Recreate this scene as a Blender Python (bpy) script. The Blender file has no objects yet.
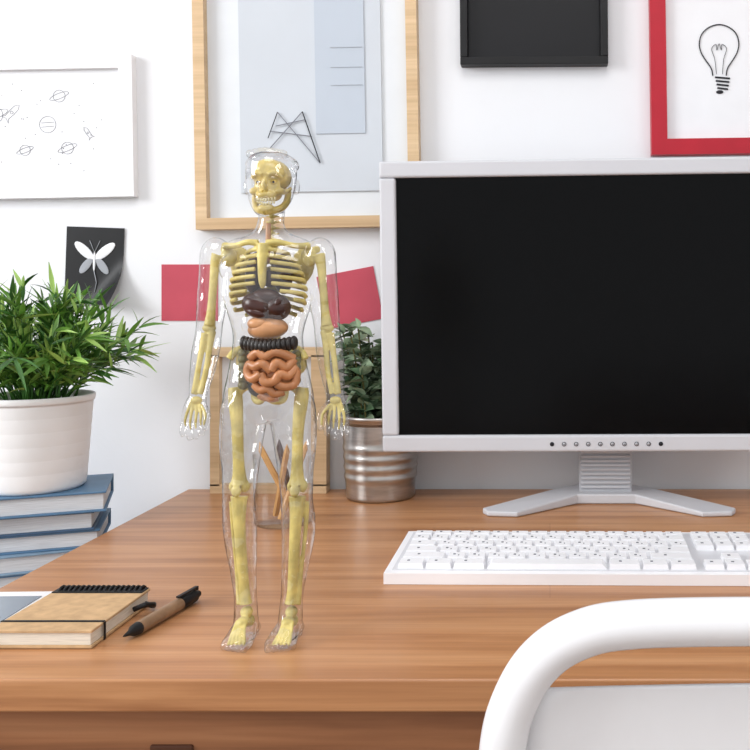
import bpy, math, random
from mathutils import Vector, Matrix, Euler
random.seed(7)
sc = bpy.context.scene
try:
    sc.view_settings.view_transform = 'Standard'
except Exception: pass

# ------------------------------------------------------------ materials
def lin(c):
    o=[]
    for v in c:
        v=v/255.0
        o.append(v/12.92 if v<=0.04045 else ((v+0.055)/1.055)**2.4)
    return (o[0],o[1],o[2],1.0)

def mat(name, col, rough=0.5, spec=0.5, metal=0.0, var=0.06, scale=30, bump=0.0, bscale=80, coat=0.0, stretch=(1,1,1)):
    m=bpy.data.materials.new(name); m.use_nodes=True
    nt=m.node_tree; b=nt.nodes['Principled BSDF']
    b.inputs['Roughness'].default_value=rough
    b.inputs['Metallic'].default_value=metal
    b.inputs['Specular IOR Level'].default_value=spec
    b.inputs['Coat Weight'].default_value=coat
    c=lin(col)
    tc=nt.nodes.new('ShaderNodeTexCoord'); mp=nt.nodes.new('ShaderNodeMapping')
    mp.inputs['Scale'].default_value=stretch
    nt.links.new(tc.outputs['Object'],mp.inputs[0])
    n=nt.nodes.new('ShaderNodeTexNoise'); n.inputs['Scale'].default_value=scale; n.inputs['Detail'].default_value=4
    nt.links.new(mp.outputs[0],n.inputs['Vector'])
    r=nt.nodes.new('ShaderNodeValToRGB')
    r.color_ramp.elements[0].position=0.3; r.color_ramp.elements[1].position=0.7
    r.color_ramp.elements[0].color=tuple(max(0,x*(1-var*2)) for x in c[:3])+(1,)
    r.color_ramp.elements[1].color=tuple(min(1,x*(1+var)) for x in c[:3])+(1,)
    nt.links.new(n.outputs['Fac'],r.inputs[0]); nt.links.new(r.outputs[0],b.inputs['Base Color'])
    if bump>0:
        n2=nt.nodes.new('ShaderNodeTexNoise'); n2.inputs['Scale'].default_value=bscale
        nt.links.new(mp.outputs[0],n2.inputs['Vector'])
        bp=nt.nodes.new('ShaderNodeBump'); bp.inputs['Strength'].default_value=bump; bp.inputs['Distance'].default_value=0.002
        nt.links.new(n2.outputs['Fac'],bp.inputs['Height']); nt.links.new(bp.outputs[0],b.inputs['Normal'])
    return m

def wood(name, dark, mid, light, rough=0.35, planks=True):
    m=bpy.data.materials.new(name); m.use_nodes=True
    nt=m.node_tree; L=nt.links; N=nt.nodes; b=N['Principled BSDF']
    b.inputs['Roughness'].default_value=rough; b.inputs['Specular IOR Level'].default_value=0.5
    tc=N.new('ShaderNodeTexCoord')
    mp=N.new('ShaderNodeMapping'); mp.inputs['Scale'].default_value=(1.3,22,22); L.new(tc.outputs['Object'],mp.inputs[0])
    n=N.new('ShaderNodeTexNoise'); n.inputs['Scale'].default_value=2.2; n.inputs['Detail'].default_value=7; n.inputs['Distortion'].default_value=0.6
    L.new(mp.outputs[0],n.inputs['Vector'])
    r=N.new('ShaderNodeValToRGB'); e=r.color_ramp.elements
    e[0].position=0.25; e[0].color=lin(dark); e[1].position=0.75; e[1].color=lin(light)
    x=e.new(0.5); x.color=lin(mid)
    L.new(n.outputs['Fac'],r.inputs[0])
    mp2=N.new('ShaderNodeMapping'); mp2.inputs['Scale'].default_value=(3,160,160); L.new(tc.outputs['Object'],mp2.inputs[0])
    n2=N.new('ShaderNodeTexNoise'); n2.inputs['Scale'].default_value=2; n2.inputs['Detail'].default_value=3; L.new(mp2.outputs[0],n2.inputs['Vector'])
    mx=N.new('ShaderNodeMix'); mx.data_type='RGBA'; mx.blend_type='MULTIPLY'; mx.inputs['Factor'].default_value=0.3
    r2=N.new('ShaderNodeValToRGB'); r2.color_ramp.elements[0].position=0.35; r2.color_ramp.elements[0].color=(0.66,0.6,0.55,1); r2.color_ramp.elements[1].position=0.6; r2.color_ramp.elements[1].color=(1,1,1,1)
    L.new(n2.outputs['Fac'],r2.inputs[0]); L.new(r.outputs[0],mx.inputs['A']); L.new(r2.outputs[0],mx.inputs['B'])
    out=mx.outputs['Result']
    if planks:
        br=N.new('ShaderNodeTexBrick'); br.inputs['Scale'].default_value=1.0
        br.inputs['Brick Width'].default_value=0.62; br.inputs['Row Height'].default_value=0.085
        br.inputs['Mortar Size'].default_value=0.0005; br.inputs['Mortar'].default_value=(0.7,0.62,0.56,1)
        br.inputs['Color1'].default_value=(1,1,1,1); br.inputs['Color2'].default_value=(0.87,0.83,0.79,1)
        L.new(tc.outputs['Object'],br.inputs['Vector'])
        m3=N.new('ShaderNodeMix'); m3.data_type='RGBA'; m3.blend_type='MULTIPLY'; m3.inputs['Factor'].default_value=0.7
        L.new(out,m3.inputs['A']); L.new(br.outputs['Color'],m3.inputs['B']); out=m3.outputs['Result']
    L.new(out,b.inputs['Base Color'])
    bp=N.new('ShaderNodeBump'); bp.inputs['Strength'].default_value=0.08; bp.inputs['Distance'].default_value=0.001
    L.new(n2.outputs['Fac'],bp.inputs['Height']); L.new(bp.outputs[0],b.inputs['Normal'])
    return m

def clear(name, tint=0.97, rim=0.7, bump=0.25, bscale=90, g0=0.06, g1=0.55, p0=0.45, gr=0.05, pwr=3.0):
    # thin clear plastic / glass: transparent, brighter reflections towards grazing angles
    m=bpy.data.materials.new(name); m.use_nodes=True
    nt=m.node_tree; L=nt.links; N=nt.nodes
    N.remove(N['Principled BSDF']); out=N['Material Output']
    tc=N.new('ShaderNodeTexCoord')
    n=N.new('ShaderNodeTexNoise'); n.inputs['Scale'].default_value=bscale; n.inputs['Detail'].default_value=1.5
    L.new(tc.outputs['Object'],n.inputs['Vector'])
    bp=N.new('ShaderNodeBump'); bp.inputs['Strength'].default_value=bump; bp.inputs['Distance'].default_value=0.004
    L.new(n.outputs['Fac'],bp.inputs['Height'])
    lw=N.new('ShaderNodeLayerWeight'); lw.inputs['Blend'].default_value=0.5; L.new(bp.outputs[0],lw.inputs['Normal'])
    r=N.new('ShaderNodeValToRGB'); e=r.color_ramp.elements
    e[0].position=p0; e[0].color=(tint,tint,tint,1); e[1].position=0.97; e[1].color=(rim,rim,rim*1.02,1)
    L.new(lw.outputs['Facing'],r.inputs[0])
    tr=N.new('ShaderNodeBsdfTransparent'); L.new(r.outputs[0],tr.inputs['Color'])
    g=N.new('ShaderNodeBsdfGlossy'); g.inputs['Roughness'].default_value=gr; L.new(bp.outputs[0],g.inputs['Normal'])
    pw=N.new('ShaderNodeMath'); pw.operation='POWER'; pw.inputs[1].default_value=pwr; L.new(lw.outputs['Facing'],pw.inputs[0])
    ma=N.new('ShaderNodeMath'); ma.operation='MULTIPLY_ADD'; ma.inputs[1].default_value=g1; ma.inputs[2].default_value=g0; L.new(pw.outputs[0],ma.inputs[0])
    mx=N.new('ShaderNodeMixShader'); L.new(ma.outputs[0],mx.inputs[0]); L.new(tr.outputs[0],mx.inputs[1]); L.new(g.outputs[0],mx.inputs[2])
    L.new(mx.outputs[0],out.inputs['Surface'])
    return m

M_wall=mat('wall_paint',(232,233,236),0.85,0.2,var=0.01,scale=3,bump=0.05,bscale=200)
M_floor=wood('floor_wood',(110,80,55),(140,105,75),(165,128,95),0.4)
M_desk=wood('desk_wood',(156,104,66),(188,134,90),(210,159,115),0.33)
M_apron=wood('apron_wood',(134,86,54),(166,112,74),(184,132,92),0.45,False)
M_recess=mat('recess_dark_wood',(84,50,32),0.6,0.3)
M_oak=wood('oak_frame',(196,164,124),(212,182,142),(226,198,160),0.5,False)
M_white=mat('white_plastic',(238,238,240),0.35,0.5,var=0.01)
M_whiteg=mat('white_lacquer',(238,238,240),0.3,0.5,var=0.01,coat=0.3)
M_paper=mat('paper_white',(234,235,238),0.8,0.2,var=0.01)
M_matbd=mat('mat_board',(220,224,228),0.7,0.3,var=0.01)
M_print=mat('print_grey',(200,206,213),0.6,0.3,var=0.02,scale=8)
M_refl=mat('reflection_bluegrey',(186,195,206),0.6,0.3,var=0.02,scale=8)  # blue-grey tone painted for a window reflected in the picture glass
M_black=mat('black_satin',(22,22,24),0.45,0.3,var=0.1)
M_blackart=mat('black_art',(24,24,27),0.4,0.25,var=0.1,scale=6)
M_red=mat('red_lacquer',(178,20,42),0.4,0.4,var=0.04)
M_ink=mat('ink_dark',(45,45,50),0.7,0.2,var=0.05)
M_inkm=mat('ink_grey',(120,122,130),0.7,0.2,var=0.05)
M_inkl=mat('ink_light',(165,168,174),0.7,0.2,var=0.05)
M_note=mat('note_red',(192,84,98),0.8,0.2,var=0.04,scale=20)
M_bezel=mat('bezel_silver',(200,201,206),0.4,0.5,var=0.01,scale=10)
M_bezel2=mat('stand_grey',(184,185,190),0.35,0.5,var=0.02)
M_screen=mat('screen_black',(6,6,7),0.22,0.10,var=0.05)
M_key=mat('key_white',(244,244,247),0.4,0.5,var=0.01)
M_keyb=mat('key_base',(216,217,222),0.35,0.5,var=0.01)
M_kraft=mat('kraft_card',(200,166,126),0.8,0.2,var=0.08,scale=120)
M_penb=mat('pen_barrel',(150,118,88),0.45,0.4,var=0.15,scale=60)
M_page=mat('page_edges',(228,220,205),0.8,0.2,var=0.08,scale=60,stretch=(1,1,30))
M_blue=mat('book_blue',(84,120,152),0.5,0.4,var=0.08)
M_blue2=mat('book_blue_pale',(126,154,178),0.5,0.4,var=0.08)
M_navy=mat('book_navy',(66,94,124),0.5,0.4,var=0.08)
M_pgw=mat('book_pages',(214,219,224),0.8,0.2,var=0.1,scale=40,stretch=(1,1,60))
M_ceram=mat('white_ceramic',(240,240,240),0.4,0.4,var=0.01)
M_soil=mat('soil',(60,42,30),0.95,0.1,var=0.3,scale=200,bump=0.6)
M_leafA=mat('leaf_green',(104,152,60),0.4,0.5,var=0.25,scale=25)
M_leafB=mat('leaf_green_light',(154,190,94),0.4,0.5,var=0.2,scale=25)
M_leafC=mat('leaf_green_dark',(62,110,44),0.45,0.5,var=0.25,scale=25)
M_leafD=mat('leaf_greyish',(134,154,124),0.5,0.4,var=0.25,scale=60)
M_leafE=mat('leaf_greydark',(74,100,70),0.5,0.4,var=0.25,scale=60)
M_stem=mat('stem_brown',(96,92,52),0.7,0.2)
M_steel=mat('galvanised_steel',(188,184,180),0.3,0.5,metal=0.95,var=0.12,scale=30,stretch=(1,1,6))
M_shell=clear('clear_plastic',0.985,0.40,0.75,60,0.09,0.95,0.72,0.02,3.4)
M_glass=clear('clear_glass',0.96,0.55,0.0,10,0.06,0.7)
M_bone=mat('bone_yellow',(216,198,118),0.38,0.5,var=0.18,scale=70,bump=0.25,bscale=300)
M_skull=mat('skull_gold',(214,190,104),0.28,0.6,var=0.2,scale=110,coat=0.4)
M_hole=mat('socket_dark',(62,46,20),0.7,0.3,var=0.2)
M_liver=mat('organ_maroon',(66,32,24),0.3,0.5,var=0.2,scale=80)
M_dark=mat('organ_dark',(42,36,33),0.35,0.5,var=0.2,scale=80)
M_tan=mat('organ_tan',(198,144,100),0.35,0.5,var=0.1,scale=80)
M_intest=mat('organ_intestine',(190,128,84),0.35,0.5,var=0.12,scale=80)
M_green=mat('organ_olive',(112,104,58),0.4,0.5,var=0.15,scale=80)
M_pencil=mat('pencil_wood',(206,160,104),0.6,0.3,var=0.1)
M_phone=mat('phone_glass',(120,135,150),0.12,0.6,var=0.05,scale=8)
M_tooth=mat('tooth_ivory',(232,222,176),0.3,0.5,var=0.05)

# ------------------------------------------------------------ mesh builder
class B:
    def __init__(s): s.v=[];s.f=[];s.m=[];s.s=[];s.mats=[]
    def mi(s,mt):
        if mt not in s.mats: s.mats.append(mt)
        return s.mats.index(mt)
    def add(s,vs,fs,mt,smooth=False,M=None):
        o=len(s.v)
        for p in vs:
            p=Vector(p)
            if M is not None: p=M@p
            s.v.append(p)
        i=s.mi(mt)
        for f in fs:
            s.f.append([a+o for a in f]); s.m.append(i); s.s.append(smooth)
    def box(s,c,d,mt,M=None,rz=0,taper=1.0):
        x,y,z=d[0]/2,d[1]/2,d[2]/2
        vs=[(-x,-y,-z),(x,-y,-z),(x,y,-z),(-x,y,-z),(-x*taper,-y*taper,z),(x*taper,-y*taper,z),(x*taper,y*taper,z),(-x*taper,y*taper,z)]
        T=Matrix.Translation(c)@Matrix.Rotation(rz,4,'Z')
        if M is not None: T=M@T
        s.add(vs,[(0,3,2,1),(4,5,6,7),(0,1,5,4),(1,2,6,5),(2,3,7,6),(3,0,4,7)],mt,False,T)
    def rings(s,rs,mt,smooth=True,caps=True,M=None,closed=False):
        n=len(rs[0]); vs=[p for r in rs for p in r]; fs=[]
        k=len(rs)
        for i in range(k if closed else k-1):
            a=i*n; b=((i+1)%k)*n
            for j in range(n):
                j2=(j+1)%n
                fs.append((a+j,a+j2,b+j2,b+j))
        if caps and not closed:
            fs.append(tuple(reversed(range(n)))); fs.append(tuple((k-1)*n+j for j in range(n)))
        s.add(vs,fs,mt,smooth,M)
    def lathe(s,prof,c,mt,n=48,M=None,caps=False,smooth=True):
        rs=[]
        for r,z in prof:
            r=max(r,1e-5)
            rs.append([(c[0]+r*math.cos(2*math.pi*j/n),c[1]+r*math.sin(2*math.pi*j/n),c[2]+z) for j in range(n)])
        s.rings(rs,mt,smooth,caps,M)
    def ell(s,c,r,mt,M=None,n=20,k=12,rot=None):
        rs=[]
        for i in range(k+1):
            t=math.pi*i/k; sr=max(math.sin(t),1e-3)
            rs.append([(r[0]*sr*math.cos(2*math.pi*j/n),r[1]*sr*math.sin(2*math.pi*j/n),-r[2]*math.cos(t)) for j in range(n)])
        T=Matrix.Translation(c)
        if rot is not None: T=T@Euler(rot).to_matrix().to_4x4()
        if M is not None: T=M@T
        s.rings(rs,mt,True,True,T)
    def tube(s,pts,rad,mt,n=10,M=None,closed=False,smooth=True):
        P=[Vector(p) for p in pts]; k=len(P)
        if not hasattr(rad,'__len__'): rad=[rad]*k
        T=[]
        for i in range(k):
            a=P[(i-1)%k] if (closed or i>0) else P[i]; b=P[(i+1)%k] if (closed or i<k-1) else P[i]
            d=b-a
            T.append(d.normalized() if d.length>1e-9 else Vector((0,0,1)))
        up=Vector((0,0,1)) if abs(T[0].z)<0.9 else Vector((1,0,0))
        nx=T[0].cross(up).normalized(); rs=[]
        for i in range(k):
            nx=(nx-T[i]*nx.dot(T[i])).normalized(); ny=T[i].cross(nx)
            rs.append([P[i]+(nx*math.cos(2*math.pi*j/n)+ny*math.sin(2*math.pi*j/n))*rad[i] for j in range(n)])
        s.rings(rs,mt,smooth,True,M,closed)
    def leaf(s,base,d,L,w,mt,bend=0.2,seg=4,side=None):
        d=Vector(d).normalized(); up=Vector((0,0,1))
        sd=d.cross(up)
        if sd.length<1e-3: sd=Vector((1,0,0))
        sd.normalize()
        a=random.uniform(-0.9,0.9); nrm=sd.cross(d); sd=(sd*math.cos(a)+nrm*math.sin(a)).normalized(); nrm=sd.cross(d)
        vs=[];fs=[]
        for i in range(seg+1):
            t=i/seg; ww=w*math.sin(math.pi*(0.08+0.92*t)**0.8)*0.5 if i<seg else 0.0003
            c=Vector(base)+d*L*t-Vector((0,0,1))*bend*L*t*t
            vs+= [c-sd*ww+nrm*ww*0.35, c, c+sd*ww+nrm*ww*0.35]
        for i in range(seg):
            o=i*3
            fs+=[(o,o+1,o+4,o+3),(o+1,o+2,o+5,o+4)]
        s.add(vs,fs,mt,True)
    def obj(s,name,parent=None,loc=(0,0,0),rot=(0,0,0),bevel=0,bseg=3):
        me=bpy.data.meshes.new(name); me.from_pydata([tuple(p) for p in s.v],[],s.f)
        for m in s.mats: me.materials.append(m)
        for p,mi,sm in zip(me.polygons,s.m,s.s): p.material_index=mi; p.use_smooth=sm
        me.validate(); me.update()
        import bmesh
        bm=bmesh.new(); bm.from_mesh(me); bmesh.ops.recalc_face_normals(bm,faces=bm.faces); bm.to_mesh(me); bm.free()
        o=bpy.data.objects.new(name,me); sc.collection.objects.link(o)
        o.location=loc; o.rotation_euler=rot
        if parent: o.parent=parent
        if bevel>0:
            b=o.modifiers.new('bevel','BEVEL'); b.width=bevel; b.segments=bseg; b.limit_method='ANGLE'; b.angle_limit=math.radians(50); b.harden_normals=False
        return o

def cr(P,sub=6):
    """catmull-rom through tuples"""
    out=[]; n=len(P)
    for i in range(n-1):
        p0=P[max(i-1,0)];p1=P[i];p2=P[i+1];p3=P[min(i+2,n-1)]
        for k in range(sub):
            t=k/sub
            out.append(tuple(0.5*((2*b)+(-a+c)*t+(2*a-5*b+4*c-d)*t*t+(-a+3*b-3*c+d)*t**3) for a,b,c,d in zip(p0,p1,p2,p3)))
    out.append(tuple(P[-1])); return out

# ------------------------------------------------------------ room
WY=1.215
b=B(); b.box((0,WY+0.05,1.3),(5.2,0.1,2.6),M_wall); b.obj('wall_back')
b=B(); b.box((2.65,-0.4,1.3),(0.1,3.33,2.6),M_wall); b.obj('wall_right')
b=B(); x=-2.65
b.box((x,-0.4,0.45),(0.1,3.33,0.9),M_wall); b.box((x,-0.4,2.45),(0.1,3.33,0.3),M_wall)
b.box((x,0.98,1.6),(0.1,0.57,1.4),M_wall); b.box((x,-1.58,1.6),(0.1,0.97,1.4),M_wall); b.obj('wall_left')
b=B()
for yy in (-1.07,-0.2,0.67): b.box((x,yy,1.6),(0.06,0.05,1.4),M_whiteg)
for zz in (0.925,2.275): b.box((x,-0.2,zz),(0.06,1.79,0.05),M_whiteg)
b.obj('window_1',bevel=0.004)
b=B(); b.box((0,-0.35,-0.05),(5.4,3.33,0.1),M_floor); b.obj('floor')
b=B(); b.box((0,-0.35,2.65),(5.4,3.33,0.1),M_wall); b.obj('ceiling')
b=B(); b.box((0,WY-0.008,0.05),(5.2,0.016,0.1),M_whiteg); b.obj('baseboard_back',bevel=0.003)

# ------------------------------------------------------------ desk
b=B()
b.box((0.358,0.9025,0.739),(1.684,0.605,0.022),M_desk)
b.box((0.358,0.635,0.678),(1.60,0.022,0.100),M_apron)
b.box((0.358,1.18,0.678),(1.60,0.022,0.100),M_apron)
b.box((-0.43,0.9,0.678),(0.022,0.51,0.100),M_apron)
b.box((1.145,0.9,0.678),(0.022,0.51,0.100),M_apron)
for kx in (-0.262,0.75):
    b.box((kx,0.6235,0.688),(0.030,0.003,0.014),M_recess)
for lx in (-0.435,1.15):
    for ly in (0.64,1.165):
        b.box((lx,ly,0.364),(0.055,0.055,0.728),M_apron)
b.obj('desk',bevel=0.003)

# side cabinet
b=B()
b.box((-0.78,1.03,0.30),(0.53,0.33,0.56),M_whiteg); b.box((-0.78,1.03,0.59),(0.55,0.35,0.02),M_whiteg)
for zz in (0.17,0.43):
    b.box((-0.78,0.862,zz),(0.50,0.01,0.24),M_white); b.ell((-0.78,0.848,zz),(0.012,0.012,0.012),M_steel)
b.box((-0.78,1.03,0.01),(0.49,0.29,0.02),M_black)
b.obj('side_cabinet',bevel=0.002)

# ------------------------------------------------------------ books
b=B(); z=0.60
covers=[M_navy,M_blue,M_blue2,M_navy,M_blue,M_blue2,M_blue,M_navy,M_blue]
ths=[0.022,0.020,0.021,0.020,0.020,0.021,0.020,0.021,0.0225]
tot=sum(ths)
for i,(cm,th) in enumerate(zip(covers,ths)):
    th=th*0.189/tot
    top=(i==8)
    ang=math.radians(22+(0 if top else random.uniform(-2.5,2.5)))
    L=0.225 if top else random.uniform(0.205,0.222); W=0.112
    fr=Vector((-0.497,1.008,0)) if top else Vector((-0.502-random.uniform(0,0.014),1.008+random.uniform(-0.002,0.006),0))
    T=Matrix.Translation((fr.x,fr.y,z))@Matrix.Rotation(ang,4,'Z')
    b.box((-L/2,W/2,0.0011),(L,W,0.0022),cm,T)
    b.box((-L/2,W/2,th-0.0011),(L,W,0.0022),cm,T)
    b.box((-L/2,W-0.0015,th/2),(L,0.003,th),cm,T)
    b.box((-L/2+0.0,W/2,th/2),(L-0.006,W-0.007,th-0.0042),M_pgw,T)
    z+=th
b.obj('book_stack',bevel=0.0005,bseg=1)
ZB=z

# ------------------------------------------------------------ potted plant (left)
pc=(-0.590,1.030,ZB+0.0002)
b=B()
prof=[(0.0,0.0),(0.050,0.0),(0.053,0.003)]
H=0.106
for i in range(6):
    z0=0.006+i*0.0155
    rr=lambda q: 0.0533+0.0080*(z0+q)/H
    prof+=[(rr(0)-0.0002,z0),(rr(0.003)+0.0001,z0+0.003),(rr(0.0125)+0.0001,z0+0.0125),(rr(0.0152)-0.0002,z0+0.0152)]
prof+=[(0.0618,H-0.008),(0.0626,H-0.006),(0.0630,H-0.001),(0.062,H),(0.0595,H-0.001),(0.058,H-0.012),(0.0,H-0.012)]
b.lathe(prof,pc,M_ceram,64)
b.lathe([(0.0,0),(0.0575,0)],(pc[0],pc[1],ZB+H-0.010),M_soil,32)
leafm=[M_leafA,M_leafA,M_leafB,M_leafC]
for i in range(115):
    a=random.uniform(0,2*math.pi); sp=random.uniform(0.0,1.0)**0.7
    r0=random.uniform(0,0.042)
    p=Vector((pc[0]+r0*math.cos(a),pc[1]+r0*math.sin(a),ZB+H-0.010))
    L=random.uniform(0.092,0.133)*(1.0 if sp<0.6 else 0.88)
    out=Vector((math.cos(a),math.sin(a),0)); horiz=sp*0.95
    pts=[p]; d=(out*horiz*0.6+Vector((0,0,1))).normalized(); ns=9
    for k in range(ns):
        d=(d+out*0.055*horiz*1.6-Vector((0,0,1))*0.07*sp).normalized()
        q=pts[-1]+d*L/ns
        pts.append(q)
    b.tube(pts,[0.0012-0.0008*k/ns for k in range(ns+1)],M_leafC,5)
    for k in range(2,ns+1):
        dd=(pts[k]-pts[k-1]).normalized()
        for q in range(2 if k<ns else 3):
            rv=Vector((random.uniform(-1,1),random.uniform(-1,1),random.uniform(-0.5,0.9))).normalized()
            ld=(dd*0.75+rv*0.75).normalized()
            if pts[k].y>1.16 and ld.y>0: ld.y*=-0.3
            b.leaf(pts[k],ld,random.uniform(0.026,0.040),random.uniform(0.0042,0.0060),random.choice(leafm),random.uniform(0,0.35))
b.obj('potted_plant')

# ------------------------------------------------------------ small plant in steel pot
pc=(-0.2180,1.1600,0.7502); H=0.107
b=B()
prof=[(0.0,0.0),(0.042,0.0),(0.0435,0.002)]
for i in range(37):
    z0=0.004+i*0.0026; t=z0/H; r=0.0435+0.0055*t
    rib=0.0014*(0.5+0.5*math.sin(2*math.pi*z0/0.0125)) if (0.02<z0<0.07) else 0
    prof.append((r+rib,z0))
prof+=[(0.0495,H-0.006),(0.0515,H-0.005),(0.0522,H-0.002),(0.0515,H),(0.0495,H-0.001),(0.0485,H-0.012),(0,H-0.012)]
b.lathe(prof,pc,M_steel,64)
b.lathe([(0,0),(0.048,0)],(pc[0],pc[1],pc[2]+H-0.011),M_soil,32)
for i in range(34):
    a=random.uniform(0,2*math.pi); r0=random.uniform(0,0.03)
    p=Vector((pc[0]-0.010+r0*math.cos(a),pc[1]+r0*math.sin(a),pc[2]+H-0.011))
    L=random.uniform(0.05,0.128) if math.cos(a)<0.3 else random.uniform(0.05,0.11); sp=random.uniform(0.1,0.5)
    out=Vector((math.cos(a)*0.8-0.2,math.sin(a)*0.5,0)); pts=[p]; ns=7
    for k in range(ns):
        d=(out*sp*(0.4+0.6*k/ns)+Vector((0,0,1))).normalized(); q=pts[-1]+d*L/ns
        if q.x>-0.225: q.y=max(q.y,1.145)
        q.y=min(q.y,1.19); pts.append(q)
    b.tube(pts,0.0011,M_stem,5)
    for k in range(1,ns+1):
        for q in range(3):
            rv=Vector((random.uniform(-1,1),random.uniform(-1,0.7),random.uniform(-0.2,0.9))).normalized()
            if pts[k].x>-0.225 and rv.y<0: rv.y*=0.3
            b.leaf(pts[k],rv,random.uniform(0.016,0.025),random.uniform(0.011,0.016),random.choice([M_leafD,M_leafD,M_leafE]),0.2)
b.obj('potted_succulent')

# ------------------------------------------------------------ pictures on the wall
def pframe(bb,x0,x1,z0,z1,w,dep,mfr,mback,cx,cz):
    x0-=cx;x1-=cx;z0-=cz;z1-=cz
    bb.box(((x0+x1)/2,-dep/2,z0+w/2),(x1-x0,dep,w),mfr); bb.box(((x0+x1)/2,-dep/2,z1-w/2),(x1-x0,dep,w),mfr)
    bb.box((x0+w/2,-dep/2,(z0+z1)/2),(w,dep,z1-z0-2*w),mfr); bb.box((x1-w/2,-dep/2,(z0+z1)/2),(w,dep,z1-z0-2*w),mfr)
    bb.box(((x0+x1)/2,-0.004,(z0+z1)/2),(x1-x0-2*w+0.001,0.006,z1-z0-2*w+0.001),mback)
def circ(cx,cz,rx,rz,y,n=28,tilt=0):
    o=[]
    for i in range(n):
        a=2*math.pi*i/n; X=rx*math.cos(a); Z=rz*math.sin(a)
        o.append((cx+X*math.cos(tilt)-Z*math.sin(tilt),y,cz+X*math.sin(tilt)+Z*math.cos(tilt)))
    return o

# white frame with planets sketch
b=B(); cx,cz=-0.70,1.234
pframe(b,-0.84,-0.557,1.139,1.329,0.018,0.014,M_whiteg,M_paper,cx,cz)
Y=-0.0074
for (px,pz,r,ring) in [(0.042,0.042,0.008,1),(0.026,0.004,0.011,0),(0.052,-0.028,0.008,1),(-0.005,-0.030,0.007,1),(-0.045,0.018,0.011,1),(-0.085,-0.02,0.010,0),(-0.075,0.05,0.008,1)]:
    b.tube(circ(px,pz,r,r,Y),0.0003,M_inkm,4,closed=True)
    if ring: b.tube(circ(px,pz,r*1.7,r*0.45,Y,tilt=0.35),0.0003,M_inkm,4,closed=True)
    else:
        b.tube([(px-r*0.8,Y,pz+r*0.2),(px+r*0.8,Y,pz+r*0.3)],0.0003,M_inkm,4); b.tube([(px-r*0.8,Y,pz-r*0.3),(px+r*0.8,Y,pz-r*0.2)],0.0003,M_inkm,4)
def rocket(px,pz,a,s):
    pr=[(0,1.6),(0.4,1.0),(0.45,0),(0.35,-1),(0.8,-1.5),(0,-1.2),(-0.8,-1.5),(-0.35,-1),(-0.45,0),(-0.4,1.0)]
    b.tube([(px+s*(u*math.cos(a)-v*math.sin(a)),Y,pz+s*(u*math.sin(a)+v*math.cos(a))) for u,v in pr],0.0003,M_inkm,4,closed=True)
    b.tube(circ(px,pz,s*0.22,s*0.22,Y,12),0.0003,M_inkm,4,closed=True)
rocket(-0.022,0.021,-0.8,0.009); rocket(0.080,-0.008,0.6,0.006); rocket(-0.05,-0.045,-0.5,0.007)
for i in range(40):
    px=random.uniform(-0.10,0.10); pz=random.uniform(-0.060,0.060)
    b.ell((px,Y,pz),(0.0007,0.0004,0.0007),M_inkm,n=6,k=4)
b.obj('framed_planet_sketch',loc=(cx,WY,cz),rot=(0,math.radians(-1.0),0),bevel=0.0015)

# oak frame
b=B(); cx,cz=-0.325,1.30
pframe(b,-0.474,-0.176,1.099,1.51,0.015,0.020,M_oak,M_matbd,cx,cz)
b.box((0.004,-0.0085,0.028),(0.190,0.003,0.36),M_print); b.box((0.044,-0.0105,0.05),(0.066,0.002,0.25),M_refl)  # second, smaller panel is the painted window reflection over the print
Y=-0.0125
def seg(u0,v0,u1,v1,r=0.0006,mm=M_ink):
    k=0.00133
    f=lambda u,v:((u-308)*k,Y,(80-v)*k)
    b.tube([f(u0,v0),f(u1,v1)],r,mm,6)
seg(278,114,320,166,0.0006,M_inkm); seg(303,114,270,150,0.0006,M_inkm); seg(303,114,320,166,0.0008); seg(278,114,268,140); seg(276,128,306,122,0.0006,M_inkm); seg(270,133,312,139,0.0006,M_inkm)
for w in (60,80,98): seg(332,w-10,364,w-10,0.0003,M_inkl)
b.obj('framed_chair_print',loc=(cx,WY,cz),rot=(0,math.radians(-1.0),0),bevel=0.001)

# black frame
b=B(); cx,cz=-0.0215,1.395
pframe(b,-0.120,0.077,1.317,1.475,0.010,0.018,M_black,M_blackart,cx,cz)
b.obj('black_framed_picture',loc=(cx,WY,cz),rot=(0,math.radians(-0.4),0),bevel=0.001)

# red frame with bulb
b=B(); cx,cz=0.231,1.33
pframe(b,0.134,0.326,1.198,1.465,0.021,0.016,M_red,M_paper,cx,cz)
Y=-0.008; o=(-0.004,-0.004)
pts=[(-0.009,-0.022),(-0.011,-0.012),(-0.019,0.000),(-0.0245,0.010),(-0.0265,0.021),(-0.023,0.034),(-0.013,0.043),(0,0.0465),(0.013,0.043),(0.023,0.034),(0.0265,0.021),(0.0245,0.010),(0.019,0.000),(0.011,-0.012),(0.009,-0.022)]
b.tube([(u[0]+o[0],Y,u[1]+o[1]) for u in cr(pts,4)],0.0008,M_ink,6)
for q in range(4): b.tube([(-0.010+0.001*q,Y,o[1]-0.024-q*0.0048),(0.010-0.001*q,Y,o[1]-0.026-q*0.0048)],0.0012,M_ink,6)
b.ell((o[0],Y,o[1]-0.044),(0.005,0.001,0.0025),M_ink,n=12,k=6)
fil=[(-0.004,-0.02),(-0.006,0.0),(-0.010,0.014),(-0.004,0.020),(-0.003,0.012),(0.0,0.021),(0.003,0.012),(0.004,0.020),(0.010,0.014),(0.006,0.0),(0.004,-0.02)]
b.tube([(u[0]+o[0],Y,u[1]+o[1]) for u in cr(fil,4)],0.0004,M_ink,5)
b.obj('framed_bulb_drawing',loc=(cx,WY,cz),rot=(0,math.radians(-0.8),0),bevel=0.0015)

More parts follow.
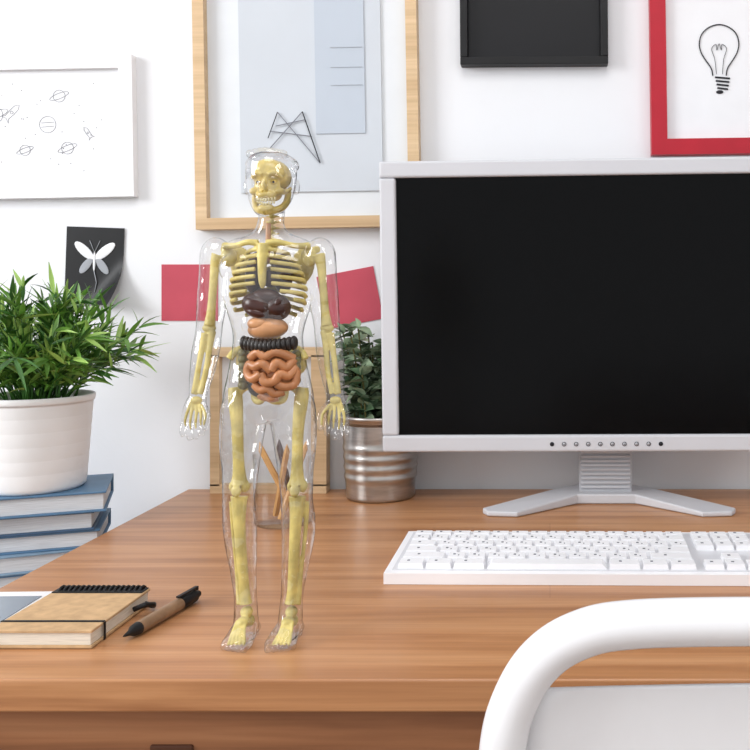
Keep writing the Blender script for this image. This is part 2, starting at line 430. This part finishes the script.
# black photo card with butterfly, curled at a corner
b=B(); n=12; vs=[];fs=[]
for j in range(n+1):
    for i in range(n+1):
        u=i/n; v=j/n; cur=max(0,(u*0.9+(1-v)*1.0-1.25))
        vs.append(((u-0.5)*0.078,-0.0015-cur*cur*0.10,(v-0.5)*0.104))
for j in range(n):
    for i in range(n):
        a=j*(n+1)+i; fs.append((a,a+1,a+n+2,a+n+1))
b.add(vs,fs,M_black,True)
for s2 in (-1,1):
    b.ell((s2*0.014,-0.0022,0.020),(0.0065,0.0006,0.017),M_paper,n=12,k=8,rot=(0,s2*0.85,0))
    b.ell((s2*0.011,-0.0022,0.000),(0.0055,0.0006,0.013),M_inkl,n=12,k=8,rot=(0,s2*2.5,0))
    b.tube([(0,-0.0025,0.018),(s2*0.007,-0.0025,0.034)],0.0004,M_inkl,5)
b.ell((0,-0.0024,0.006),(0.0018,0.0008,0.014),M_paper,n=10,k=8)
b.tube([(0.0,-0.0025,-0.006),(0.004,-0.0025,-0.022),(0.002,-0.0025,-0.036)],0.0006,M_inkl,5)
b.obj('butterfly_photo_card',loc=(-0.614,WY-0.0005,1.049),rot=(0,math.radians(2),0))

for nm,loc,a,w,h in (('paper_note',(-0.486,WY-0.0006,1.013),0,0.076,0.076),('paper_note',(-0.270,WY-0.0006,1.006),-11,0.078,0.072)):
    b=B(); b.box((0,0,0),(w,0.0012,h),M_note); b.obj(nm,loc=loc,rot=(0,math.radians(a),0))

# ------------------------------------------------------------ monitor
mon=bpy.data.objects.new('computer_monitor',None); sc.collection.objects.link(mon); mon.location=(0.070,1.081,0.0)
W,Hm=0.546,0.352
b=B()
bz=0.0200; bb_=0.0205; dp=0.020
b.box((0,dp/2-0.003,Hm/2-bz/2),(W,dp,bz),M_bezel); b.box((0,dp/2-0.003,-Hm/2+bb_/2),(W,dp,bb_),M_bezel)
b.box((-W/2+bz/2,dp/2-0.003,0),(bz,dp,Hm-bz-bb_),M_bezel); b.box((W/2-bz/2,dp/2-0.003,0),(bz,dp,Hm-bz-bb_),M_bezel)
b.box((0,0.026,0),(W-0.12,0.020,Hm-0.03),M_bezel2)
b.box((0,0.044,-0.01),(W-0.24,0.020,Hm-0.16),M_bezel2)
hous=b.obj('housing',parent=mon,loc=(-0.002,0,0.9965),rot=(math.radians(1.2),math.radians(-0.5),math.radians(-2.0)),bevel=0.003)
b=B(); b.box((0,0.008,0),(W-2*bz+0.001,0.012,Hm-bz-bb_+0.001),M_screen)
b.obj('screen',parent=hous)
b=B()
for i in range(10):
    xx=-0.067+i*0.0145
    b.tube([(xx,-0.0025,-Hm/2+0.0095),(xx,-0.0035,-Hm/2+0.0095)],0.0022,M_ink if i in(0,9) else M_bezel2,16)
    b.tube(circ(xx,-Hm/2+0.0095,0.0023,0.0023,-0.0034,14),0.0004,M_ink,4,closed=True)
    b.box((xx+0.0,-0.0036,-Hm/2+0.0095),(0.0016,0.0005,0.0005),M_ink)
b.obj('buttons',parent=hous)
b=B()
b.box((0,0.063,0.832),(0.066,0.022,0.15),M_bezel2)
for i in range(12): b.box((0,0.051,0.768+i*0.0055),(0.062,0.004,0.003),M_bezel)
b.obj('neck',parent=mon,bevel=0.001)
b=B()
plan=[(-0.034,0.099),(0.034,0.099),(0.060,0.074),(0.150,-0.016),(0.143,-0.030),(0.108,-0.034),(0.036,0.034),(-0.036,0.034),(-0.108,-0.034),(-0.143,-0.030),(-0.150,-0.016),(-0.060,0.074)]
hh=[0.012,0.012,0.012,0.007,0.006,0.006,0.012,0.012,0.006,0.006,0.007,0.012]
n=len(plan)
vs=[(p[0],p[1],0.7502) for p in plan]+[(p[0],p[1],0.7502+h) for p,h in zip(plan,hh)]
fs=[(i,(i+1)%n,n+(i+1)%n,n+i) for i in range(n)]
quads=[(0,1,6,7),(1,2,6),(2,3,4,5,6),(0,7,11),(11,7,8,9,10)]
for q in quads: fs.append(tuple(n+i for i in q)); fs.append(tuple(reversed(q)))
b.add(vs,fs,M_bezel,False)
b.obj('base',parent=mon,bevel=0.002)

# ------------------------------------------------------------ keyboard
b=B(); KW,KD=0.435,0.130
prof=[(0,0.0),(0,0.010),(KD,0.014),(KD,0.0)]
vs=[(x_,y_,z_) for x_ in (0,KW) for y_,z_ in prof]
fs=[(0,3,2,1),(4,5,6,7),(0,1,5,4),(1,2,6,5),(2,3,7,6),(3,0,4,7)]
b.add(vs,fs,M_key,False)
slope=math.atan2(0.004,KD)
T=Matrix.Translation((0,0,0.0102))@Matrix.Rotation(slope,4,'X')
b.box((KW/2,KD/2+0.001,0.0002),(KW-0.012,KD-0.014,0.0006),M_keyb,T)
rows=[(0.012,[1.25,1.25,1.5,5.5,1.5,1.25,1.25],0.018),
 (0.0308,[2.25]+[1]*10+[2.25],0.018),(0.0496,[1.75]+[1]*11+[1.75],0.018),(0.0684,[1.5]+[1]*12+[1],0.018),
 (0.0872,[1]*13+[1.5],0.018),(0.1060,[1.03]*14,0.012)]
kh=0.0048
for y0,ks,kd in rows:
    s_=sum(ks); xx=0.0095; u=0.271/s_
    for k in ks:
        w=k*u
        b.box((xx+w/2,y0+kd/2-0.002,kh/2+0.0003),(w-0.0020,kd-0.0020,kh),M_key,T,taper=0.92)
        if k<2.5:
            b.box((xx+w*0.38,y0+kd*0.55-0.002,kh+0.0004),(0.0024,0.003,0.0003),M_inkm,T)
            if k<1.2 and kd>0.015: b.box((xx+w*0.60,y0+kd*0.38-0.002,kh+0.0004),(0.0012,0.002,0.0003),M_inkm,T)
        xx+=w
    for g,(x0,nc) in enumerate(((0.2865,3),(0.3485,4))):
        for c in range(nc):
            if g==0 and (abs(y0-0.0308)<1e-4 and c!=1 or abs(y0-0.0496)<1e-4): continue
            ww=0.0190
            b.box((x0+c*ww+ww/2,y0+kd/2-0.002,kh/2+0.0003),(ww-0.0020,kd-0.0020,kh),M_key,T,taper=0.92)
            b.box((x0+c*ww+ww*0.4,y0+kd*0.55-0.002,kh+0.0004),(0.0028,0.0028,0.0003),M_inkm,T)
b.obj('keyboard',loc=(-0.148,0.800,0.7502),rot=(0,0,math.radians(-0.9)),bevel=0.0007,bseg=2)

# ------------------------------------------------------------ notebook
b=B(); x0,x1,y0,y1=-0.408,-0.332,0.652,0.748
b.box(((x0+x1)/2,(y0+y1)/2,0.7514),(x1-x0,y1-y0,0.002),M_kraft)
b.box(((x0+x1)/2,(y0+y1)/2,0.7570),(x1-x0-0.003,y1-y0-0.003,0.0092),M_page)
b.box(((x0+x1)/2,(y0+y1)/2,0.7626),(x1-x0,y1-y0,0.002),M_kraft)
b.box(((x0+x1)/2,y0+0.018,0.7640),(x1-x0+0.001,0.0028,0.0008),M_black)
b.box((x1+0.0006,y0+0.018,0.757),(0.0008,0.0028,0.0132),M_black)
b.box(((x0+x1)/2,y1-0.007,0.7641),(x1-x0-0.002,0.013,0.0008),M_black)
for i in range(17):
    xx=x0+0.005+i*(x1-x0-0.010)/16
    b.tube([(xx,y1-0.004+0.0075*math.cos(t),0.7585+0.0075*math.sin(t)) for t in [2*math.pi*k/14 for k in range(14)]],0.0014,M_black,6,closed=True)
b.tube([(x1+0.001,0.715,0.757),(x1+0.009,0.717,0.760),(x1+0.012,0.727,0.757),(x1+0.008,0.736,0.753),(x1+0.001,0.735,0.755)],0.0022,M_black,8)
b.obj('spiral_notebook',bevel=0.0005,bseg=2)

# pen
b=B()
segs=[([(0.0003,0),(0.001,0.002),(0.0022,0.008),(0.0042,0.012),(0.0048,0.018)],M_black),
      ([(0.0048,0.018),(0.0050,0.020),(0.0050,0.070),(0.0048,0.072)],M_penb),
      ([(0.0050,0.072),(0.0052,0.074),(0.0050,0.092),(0.0030,0.094),(0.0028,0.099),(0.0001,0.0995)],M_black)]
for pr,mm in segs: b.lathe(pr,(0,0,0),mm,20)
b.box((0.0065,0,0.083),(0.0012,0.003,0.028),M_black); b.box((0.0055,0,0.0955),(0.003,0.003,0.003),M_black)
p=b.obj('pen',loc=(-0.314,0.662,0.7554))
d=Vector((0.016,0.090,0.0)).normalized()
p.rotation_mode='QUATERNION'; p.rotation_quaternion=d.to_track_quat('Z','X')

# smartphone
b=B()
b.box((0,0,0.004),(0.058,0.120,0.0078),M_whiteg); b.box((0,0,0.0081),(0.051,0.094,0.0006),M_phone)
b.tube([(0,-0.053,0.0078),(0,-0.053,0.0084)],0.0042,M_keyb,20)
b.obj('smartphone',loc=(-0.4435,0.696,0.7502),rot=(0,0,math.radians(2)),bevel=0.002)

# ------------------------------------------------------------ things behind the figure
b=B(); x0,x1=-0.444,-0.292; yb=1.185
b.box((x0+0.006,yb,0.8455),(0.012,0.02,0.1706),M_oak); b.box((x1-0.010,yb,0.8455),(0.020,0.02,0.1706),M_oak)
b.box(((x0+x1)/2,yb,0.7562),(x1-x0,0.02,0.012),M_oak); b.box(((x0+x1)/2,yb,0.9348),(x1-x0,0.02,0.012),M_oak)
b.box(((x0+x1)/2-0.004,yb+0.004,0.845),(x1-x0-0.032,0.006,0.166),M_matbd)
b.obj('wooden_photo_frame')
b=B(); c=(-0.302,1.02,0.7502)
b.lathe([(0.0,0.0005),(0.030,0.0005),(0.032,0.003),(0.0328,0.015),(0.0322,0.030),(0.0328,0.045),(0.032,0.060),(0.033,0.072),(0.0335,0.078)],c,M_glass,40)
for i,(ax,ay,tx,ty,mm) in enumerate([(0.015,0.0,-0.025,0.0,M_pencil),(-0.012,0.01,0.008,-0.015,M_pencil),(0.0,-0.012,0.022,0.008,M_pencil),(0.01,0.012,-0.01,0.018,M_liver)]):
    b.tube([(c[0]+ax,c[1]+ay,c[2]+0.007),(c[0]+tx,c[1]+ty,c[2]+0.083),(c[0]+tx*1.08,c[1]+ty*1.08,c[2]+0.092)],[0.0035,0.0035,0.0004],mm,6,smooth=False)
b.obj('pencil_jar')

# ------------------------------------------------------------ chair
ch=bpy.data.objects.new('metal_chair',None); sc.collection.objects.link(ch); ch.location=(0.1875,0.45,0)
cw=0.2115
half=[(-cw-0.006,0.03,0.455),(-cw-0.004,0.02,0.60),(-cw-0.001,0.004,0.74),(-cw,0.0,0.775),(-cw+0.005,0.0,0.799),(-cw+0.0175,0.0,0.821),(-cw+0.0375,0,0.835),(-cw+0.0675,0.0,0.841),(-0.07,0.0,0.8425),(0,0,0.843)]
full=half+[(-p[0],p[1],p[2]) for p in reversed(half[:-1])]
b=B(); b.tube(cr(full,8),0.0118,M_whiteg,24); b.obj('back_frame',parent=ch)
b=B()
ZT=0.805
def yc(x_,z_): return 0.006+0.008*(1-(x_/cw)**2)+0.12*max(0,0.74-z_)*0.3
vs=[];fs=[];NX,NZ=24,24
for side,off in ((0,-0.0015),(1,0.0025)):
    for j in range(NZ+1):
        t=j/NZ; z_=0.50+(ZT-0.50)*(1-(1-t)**2)
        hw=cw-0.008
        if z_>ZT-0.016: hw-=0.016-math.sqrt(max(0,0.016**2-(z_-ZT+0.016)**2))
        for i in range(NX+1):
            x_=-hw+2*hw*i/NX; vs.append((x_,yc(x_,z_)+off,z_))
S_=(NX+1)*(NZ+1)
for j in range(NZ):
    for i in range(NX):
        a=j*(NX+1)+i; fs.append((a,a+1,a+NX+2,a+NX+1)); fs.append((S_+a,S_+a+NX+1,S_+a+NX+2,S_+a+1))
for i in range(NX): 
    fs.append((i,S_+i,S_+i+1,i+1)); a=NZ*(NX+1)+i; fs.append((a,a+1,S_+a+1,S_+a))
for j in range(NZ):
    a=j*(NX+1); fs.append((a,a+NX+1,S_+a+NX+1,S_+a)); a+=NX; fs.append((a,S_+a,S_+a+NX+1,a+NX+1))
b.add(vs,fs,M_whiteg,True); b.obj('back_panel',parent=ch)
b=B(); b.box((0,0.225,0.452),(0.40,0.40,0.018),M_whiteg); b.obj('seat',parent=ch,bevel=0.008)
b=B()
for sx in (-1,1):
    b.tube([(sx*0.185,0.05,0.445),(sx*0.215,-0.01,0.0)],[0.013,0.010],M_whiteg,16)
    b.tube([(sx*0.185,0.40,0.445),(sx*0.205,0.44,0.0)],[0.013,0.010],M_whiteg,16)
    b.tube([(sx*0.20,0.02,0.22),(sx*0.195,0.42,0.22)],0.007,M_whiteg,12)
b.obj('legs',parent=ch)

# ------------------------------------------------------------ anatomical figure
fig=bpy.data.objects.new('anatomical_human_model',None); sc.collection.objects.link(fig)
fig.location=(-0.2112,0.672,0.7502)
fig.scale=(1,1,0.988)
S=0.000747
def F(u,v,w=0): return ((u-266)*S,w*S,(640-v)*S)
def hl(bb,rows,mt,n=28,sub=6):
    R=[]
    for v,u,ru,w,rw in cr(rows,sub):
        c=F(u,v,w); R.append([(c[0]+ru*S*math.cos(2*math.pi*j/n),c[1]+rw*S*math.sin(2*math.pi*j/n),c[2]) for j in range(n)])
    bb.rings(R,mt,True,True)
def E(bb,u,v,w,a,b_,c,mt,rot=None,n=20,k=14): bb.ell(F(u,v,w),(a*S,b_*S,c*S),mt,n=n,k=k,rot=rot)
def Tb(bb,pts,r,mt,n=12,sub=5,closed=False):
    if not hasattr(r,'__len__'): r=[r]*len(pts)
    q=cr([tuple(p)+(rr,) for p,rr in zip(pts,r)],sub)
    bb.tube([F(a[0],a[1],a[2]) for a in q],[max(a[3],0.2)*S for a in q],mt,n)
mir=lambda u,s: u if s<0 else 534-u
b=B(); m=M_shell
hl(b,[(222,269,12,2,12),(230,269,20,2,14),(237,268,38,2,17),(245,267,49,2,21),(262,267,51,0,25),(285,267,48,0,26),(305,267,42,0,24),(330,267,35,0,21),(350,267,36,0,21),(375,267,41,1,23),(395,267,45,1,25),(410,267,44,1,23),(421,267,30,1,18)],m,40)
for s_ in (-1,1):
    E(b,mir(245,s_),266,-14,22,12,17,m)
    E(b,mir(255,s_),320,-12,11,11,16,m)
    E(b,mir(256,s_),390,16,20,14,20,m)
    E(b,mir(215,s_),254,0,15.5,17,20,m)
    hl(b,[(240,mir(218,s_),8,0,8),(250,mir(215,s_),14.5,0,14),(275,mir(213.5,s_),15,0,15),(300,mir(211,s_),14.5,0,14),(322,mir(208.5,s_),13,0,11.5),(332,mir(207.5,s_),13,0,11.5),(350,mir(205,s_),13.5,-1,12),(375,mir(201.5,s_),11.5,-3,9.5),(392,mir(199,s_),9,-5,7),(402,mir(198,s_),9,-6,7)],m)
    hl(b,[(396,mir(198,s_),9,-6,6),(404,mir(197,s_),11.5,-7,6.5),(412,mir(196.5,s_),12.5,-8,6.5),(418,mir(196,s_),12,-9,5.5)],m)
    for k,(du,ln) in enumerate(((-10,17),(-3.5,21),(3.1,20),(9.3,16))):
        Tb(b,[(mir(196.5+du*0.8,s_),412,-8),(mir(196.5+du,s_),419+ln*0.25,-10),(mir(196.2+du*1.02,s_),418+ln*0.65,-12),(mir(196.8+du*0.95,s_),417+ln*0.98,-11)],[3.1,3.1,2.8,2.3],m,10,3)
    Tb(b,[(mir(205,s_),403,-9),(mir(211,s_),411,-13),(mir(211.5,s_),420,-16),(mir(210,s_),427,-17)],[3.8,3.6,3.2,2.5],m,10,3)
    hl(b,[(385,mir(248,s_),16,1,18),(400,mir(244,s_),22,1,23),(420,mir(242,s_),22.5,1,23),(445,mir(240,s_),20.5,0,21),(470,mir(239.5,s_),17.5,0,18),(488,mir(238.5,s_),16,-1,16),(500,mir(238,s_),15.5,-1,15),(522,mir(237.5,s_),16.5,3,17),(545,mir(238.5,s_),15.5,4,16),(570,mir(241,s_),13,3,12.5),(595,mir(243.5,s_),11,2,11),(612,mir(244.5,s_),11.5,1,12),(626,mir(245,s_),12,0,15),(637,mir(245,s_),12,0,15)],m)
    E(b,mir(238.5,s_),490,-10,9,8,11,m)
    R=[]
    for w,u,ru,hh_ in cr([(19,245,7,9),(13,245,11,16),(2,245,12,23),(-8,245.5,13,22),(-18,246,14.5,17),(-28,246,15.5,12.5),(-34,246,14.5,9)],4):
        R.append([F(mir(u,s_)+ru*math.cos(2*math.pi*j/20),640-hh_*(0.5+0.5*math.sin(2*math.pi*j/20)),w) for j in range(20)])
    b.rings(R,m,True,True)
    for k in range(5):
        rr=[4.6,4.0,3.7,3.5,3.2][k]; uu=256-k*5.6
        E(b,mir(uu-0.5,s_),640-rr*1.0,-36+k*1.6,rr*0.82,rr*1.6,rr,m,n=12,k=8)
hl(b,[(196,270,12,3,13),(208,270,12.5,3,13),(220,269,13,2,13),(230,269,17,2,15)],m)
hl(b,[(214,270,7,-14,8),(209,270,13.5,-9,15),(200,270,19,-4,21),(190,270,22,-1,25),(178,270,24,0,27),(166,270,24.5,1,28),(157,270,23,2,26),(151,270,18,3,21),(148,270,10,3,12)],m,36)
E(b,270,160,5,26,28,12,m); E(b,270,153,-14,19,10,6,m)
for kk in range(7): E(b,254+kk*5.4,152-2.4*math.sin(math.pi*kk/6),-18+1.1*abs(kk-3),4.4,6,4.0,m,n=12,k=8)
E(b,270,187,-28,4,5,7,m); E(b,270,199,-24,8,4,3,m); E(b,262,178,-23,6,4,2.5,m); E(b,278,178,-23,6,4,2.5,m)
for s2 in (-1,1): E(b,270+s2*25,183,2,3,5,8,m)
shell=b.obj('clear_body_shell',parent=fig)
r=shell.modifiers.new('remesh','REMESH'); r.mode='VOXEL'; r.voxel_size=0.0009; r.use_smooth_shade=True
sm=shell.modifiers.new('smooth','SMOOTH'); sm.factor=0.5; sm.iterations=3

# --- skeleton
b=B(); m=M_bone
for i in range(26):
    v=212+i*5.9; w=8 if v<230 else 10+4*math.sin((v-230)/60)
    E(b,268.5,v,w,4.6 if v>240 else 3.6,4.6,2.5,m,n=12,k=8); E(b,268.5,v,w+6,1.6,4,1.8,m,n=8,k=6); E(b,268.5,v,w+2,8,1.6,1.3,m,n=10,k=6)
Tb(b,[(268,242,-19),(268,252,-21),(268,268,-22),(268,280,-21),(268,286,-20)],[6,5.2,4.4,3.6,1.6],m)
ribs=[(242,20,1),(248.5,26,1),(255,31,1),(262,34,1),(269,36,1),(276,37,1),(283,37,.9),(290,36,.75),(297,33,.55),(303,29,.35)]
for v,hw,ext in ribs:
    for s_ in (-1,1):
        pts=[]
        nn=12; tmax=math.pi*(0.93 if ext==1 else 0.93*ext+0.02)
        for k in range(nn+1):
            t=tmax*k/nn
            uu=268+s_*hw*math.sin(t)
            ww=16*math.cos(t)*1.0+(-2) if t<math.pi/2 else 18*math.cos(t)-2
            vv=v+9*math.sin(min(t,math.pi/2))+ (2.0 if t<math.pi/2 else -5*(t-math.pi/2)/(math.pi/2))
            pts.append((uu,vv,ww))
        Tb(b,pts,2.3,m,8,2)
for s_ in (-1,1):
    Tb(b,[(mir(263,s_),241,-18),(mir(252,s_),240,-17),(mir(238,s_),243,-10),(mir(224,s_),243,-3)],[3.6,3.0,3.0,4.0],m)
    E(b,mir(236,s_),262,14,12,2.4,20,m,rot=(0,0.2*s_,0)); Tb(b,[(mir(246,s_),252,17),(mir(232,s_),247,16),(mir(219,s_),246,5)],[1.8,2.4,4],m)
    E(b,mir(227,s_),254,2,8,7,10,m)
    Tb(b,[(mir(217,s_),252,1),(mir(214,s_),262,0),(mir(212,s_),285,0),(mir(210,s_),310,0),(mir(208.5,s_),323,0)],[7.2,4.8,4.0,4.4,5.8],m)
    E(b,mir(208,s_),326,0,7,4.4,4.4,m)
    Tb(b,[(mir(204.5,s_),331,-1),(mir(202,s_),345,-2),(mir(199,s_),365,-4),(mir(195.5,s_),392,-6)],[4,3.1,2.8,3.3],m)
    Tb(b,[(mir(211,s_),329,0),(mir(209,s_),345,-1),(mir(206.5,s_),368,-4),(mir(201.5,s_),392,-6)],[4,3.1,2.8,2.9],m)
    E(b,mir(198,s_),398,-7,6,3.6,4,m)
    for k,(du,ln) in enumerate(((-8,12),(-2.9,15),(2.5,14),(7.6,11))):
        Tb(b,[(mir(197+du*0.5,s_),400,-7),(mir(196.5+du*0.9,s_),411,-9),(mir(196.3+du,s_),413+ln*0.5,-11),(mir(196.8+du*0.95,s_),412+ln,-11)],[1.5,1.6,1.3,0.9],m,8,3)
    Tb(b,[(mir(203,s_),402,-9),(mir(209,s_),411,-13),(mir(209.5,s_),418,-16),(mir(209,s_),422,-17)],[1.6,1.7,1.4,1.0],m,8,3)
    E(b,mir(249,s_),383,3,6,6,6,m)
    Tb(b,[(mir(249,s_),383,3),(mir(240,s_),388,3),(mir(233.5,s_),394,2)],[4,4,5.5],m)
    Tb(b,[(mir(232.5,s_),386,2),(mir(234,s_),398,1),(mir(236.5,s_),425,-1),(mir(237.5,s_),455,-1),(mir(238,s_),474,0),(mir(238,s_),484,0)],[5.8,7.2,6.0,5.6,6.6,9.0],m)
    E(b,mir(233,s_),486,1,5.2,7,6.2,m); E(b,mir(243,s_),486,1,5.2,7,6.2,m); E(b,mir(238,s_),489,-9,5,3,6,m)
    Tb(b,[(mir(238,s_),496,1),(mir(238,s_),504,0),(mir(239,s_),525,-2),(mir(241,s_),560,-1),(mir(243.5,s_),592,1),(mir(244.5,s_),605,1)],[8.8,7.6,6.0,5.4,4.8,6.4],m)
    Tb(b,[(mir(229.5,s_),502,4),(mir(230.5,s_),530,4),(mir(234.5,s_),570,3),(mir(237.5,s_),606,2)],[3.0,2.2,2.1,3.0],m)
    E(b,mir(244.5,s_),614,3,6,8,6,m); E(b,mir(245,s_),625,9,5.5,7,6,m)
    E(b,mir(245,s_),620,-8,6.5,8,5,m)
    for k in range(5):
        uu=252.5-k*3.7
        Tb(b,[(mir(247.5-k*1.8,s_),619,-10),(mir(249.5-k*2.8,s_),626,-19),(mir(uu,s_),633,-27),(mir(uu+0.3,s_),634.5,-31)],[2.3,1.6,1.6,1.1],m,8,3)
    E(b,mir(243,s_),361,5,13,4,15,M_bone,rot=(0.25,-0.55*s_,0.35*s_))
    Tb(b,[(mir(229,s_),357,-3),(mir(234,s_),350,0),(mir(244,s_),346,6),(mir(256,s_),350,12)],[3.8,4.0,3.6,3],m)
    Tb(b,[(mir(250,s_),373,5),(mir(252,s_),385,-3),(mir(261,s_),392,-9),(mir(267,s_),393,-10)],[6,5,3.6,3.6],m)
    Tb(b,[(mir(252,s_),385,6),(mir(253,s_),398,4),(mir(260,s_),400,-3),(mir(266,s_),395,-9)],[4.5,4,3,3],m)
E(b,267,366,14,10,4,14,m)
sk=b.obj('skeleton',parent=fig)
r=sk.modifiers.new('remesh','REMESH'); r.mode='VOXEL'; r.voxel_size=0.00062; r.use_smooth_shade=True
sm=sk.modifiers.new('smooth','SMOOTH'); sm.factor=0.5; sm.iterations=2

b=B(); m=M_skull
E(b,270,172,4,18.5,22,17,m)
E(b,270,169,-9,16.5,11,13,m)
for s2 in (-1,1):
    E(b,270+s2*12,189,-13,5.4,5.5,4,m); Tb(b,[(270+s2*14.5,190,-11),(270+s2*18,187,-3),(270+s2*17.5,184,6)],[2.8,2.0,2],m)
    Tb(b,[(270+s2*16.5,188,2),(270+s2*15.5,199,-1),(270+s2*11,206.5,-10),(270,209.5,-17)],[3.2,3.4,3.6,4.0],m)
    Tb(b,[(270+s2*3,173.5,-19.5),(270+s2*9,171.5,-18.5),(270+s2*15,176,-13)],[2.0,2.2,1.8],m)
E(b,270,193,-14,10.5,8,5.5,m); E(b,270,206.5,-16,8.5,5,5,m); E(b,270,182,-19,2.4,4,6.5,m); E(b,270,190,6,9,9,7,m)
E(b,270,184,-12,13,6,11,m)
skull=b.obj('skull',parent=fig)
r=skull.modifiers.new('remesh','REMESH'); r.mode='VOXEL'; r.voxel_size=0.0006; r.use_smooth_shade=True
b=B()
for s2 in (-1,1): E(b,270+s2*7.8,180.3,-21,4.6,7,3.6,M_hole)
for s2 in (-1,1): E(b,270+s2*1.9,189,-22,1.6,5,2.2,M_hole)
Tb(b,[(259,196.5,-18),(264,200.5,-22),(270,202,-24),(276,200.5,-22),(281,196.5,-18)],[1.5,2.8,3.2,2.8,1.5],M_hole)
cut=b.obj('cutter',parent=fig)
bo=skull.modifiers.new('bool','BOOLEAN'); bo.operation='DIFFERENCE'; bo.object=cut; bo.solver='EXACT'
bo.use_self=True
bpy.context.view_layer.update()
dg=bpy.context.evaluated_depsgraph_get()
nm=bpy.data.meshes.new_from_object(skull.evaluated_get(dg))
skull.modifiers.clear(); skull.data=nm
bpy.data.objects.remove(cut)
for p in skull.data.polygons: p.use_smooth=True
b=B()
for s2 in (-1,1): E(b,270+s2*7.8,180.4,-15.5,2.9,2.9,2.7,M_skull)
for s2 in (-1,1): E(b,270+s2*7.8,180.4,-18.1,1.3,0.7,1.3,M_dark)
for k in range(8):
    a=(k-3.5)*2.5
    E(b,270+a,199-abs(a)*0.26,-20.4+abs(a)*0.42,1.2,1.4,2.0,M_tooth,n=8,k=6); E(b,270+a*0.92,203.2-abs(a)*0.36,-20.2+abs(a)*0.42,1.1,1.4,1.7,M_tooth,n=8,k=6)
b.obj('eyes_and_teeth',parent=fig)

# --- organs
b=B()
E(b,255,270,-1,10,11,22,M_liver,rot=(0,0.12,0)); E(b,281,270,-1,10,11,22,M_liver,rot=(0,-0.12,0))
E(b,272,276,-9,8,8,9,M_liver)
E(b,262,303,-13,17,13,13,M_liver,rot=(0,0.35,0)); E(b,280,305,-12,13,12,13,M_liver); E(b,269,295,-14,15,9,9,M_liver)
E(b,283,300,-19,4,5,7,M_liver,rot=(0,0.5,0)); E(b,262,310,-20,10,6,5,M_liver,rot=(0,0.3,0))
Tb(b,[(268,220,-2),(268,245,-4),(268,260,-4)],[2.6,2.6,2.6],M_tan)
E(b,271,326,-13,20,12,11,M_tan,rot=(0,-0.1,0)); E(b,263,321,-17,11,8,7,M_tan)
for k in range(13):
    t=k/12; E(b,248+49*t,340+3*math.sin(math.pi*t),-15-8*math.sin(math.pi*t),3.8,7.5,7.2,M_dark,n=12,k=8)
for k in range(6): E(b,246,350+k*6.5,-11,5.5,6,4.8,M_green,n=12,k=8)
for k in range(5): E(b,297,352+k*6.5,-6,4.5,6,4.8,M_green,n=12,k=8)
E(b,275,368,-12,25,13,22,M_intest)
E(b,262,386,-8,12,8,9,M_dark); E(b,268,392,-8,10,8,7,M_intest)
def loop(pts,r=4.5): Tb(b,[(p[0]+2.5,p[1]+1,p[2]-4) for p in pts],r,M_intest,12,6)
loop([(254,354,-17),(262,348,-20),(270,352,-22),(278,348,-21),(287,350,-18),(295,355,-13)])
loop([(295,355,-13),(289,363,-18),(281,358,-22),(276,366,-23)])
loop([(276,366,-22),(268,359,-24),(260,362,-21),(253,360,-17),(251,369,-16),(257,374,-20),(266,369,-23)])
loop([(266,369,-21),(270,377,-23),(279,376,-23),(284,369,-22),(291,371,-18),(297,363,-12)])
loop([(297,366,-12),(296,379,-13),(288,382,-18),(280,379,-20)])
loop([(258,380,-17),(264,385,-19),(272,384,-20),(278,389,-18),(286,387,-15)],4.2)
loop([(266,391,-14),(273,394,-16),(280,393,-14)],3.9)
b.obj('organs',parent=fig)

# ------------------------------------------------------------ light & camera
w=bpy.data.worlds.new('world'); sc.world=w; w.use_nodes=True
bg=w.node_tree.nodes['Background']; bg.inputs[0].default_value=(0.94,0.97,1.0,1); bg.inputs[1].default_value=1.06
def area(name,loc,target,size,e,col=(1,1,1)):
    l=bpy.data.lights.new(name,'AREA'); l.energy=e; l.size=size; l.color=col
    o=bpy.data.objects.new(name,l); sc.collection.objects.link(o); o.location=loc
    o.rotation_euler=(Vector(target)-Vector(loc)).to_track_quat('-Z','Y').to_euler(); return o
area('window_light',(-2.3,-0.2,1.7),(0,1.0,0.9),1.0,43,(0.97,0.985,1.0))
area('overhead_fill',(0.0,-0.1,2.5),(0,0.7,0.9),1.0,15,(1,0.985,0.96))  # unseen area light, added overhead to light the roofed room
area('right_area_light',(1.9,-0.9,1.9),(0,0.8,0.9),0.5,6,(1,0.98,0.95))  # unseen small area light, high on the right, behind the camera
cam=bpy.data.cameras.new('camera'); co=bpy.data.objects.new('camera',cam); sc.collection.objects.link(co)
co.location=(0,0,1.003); co.rotation_euler=(math.radians(90),0,0)
cam.lens=43.2; cam.sensor_width=36; cam.shift_x=-0.2333; cam.shift_y=-0.1; cam.clip_start=0.02
sc.camera=co
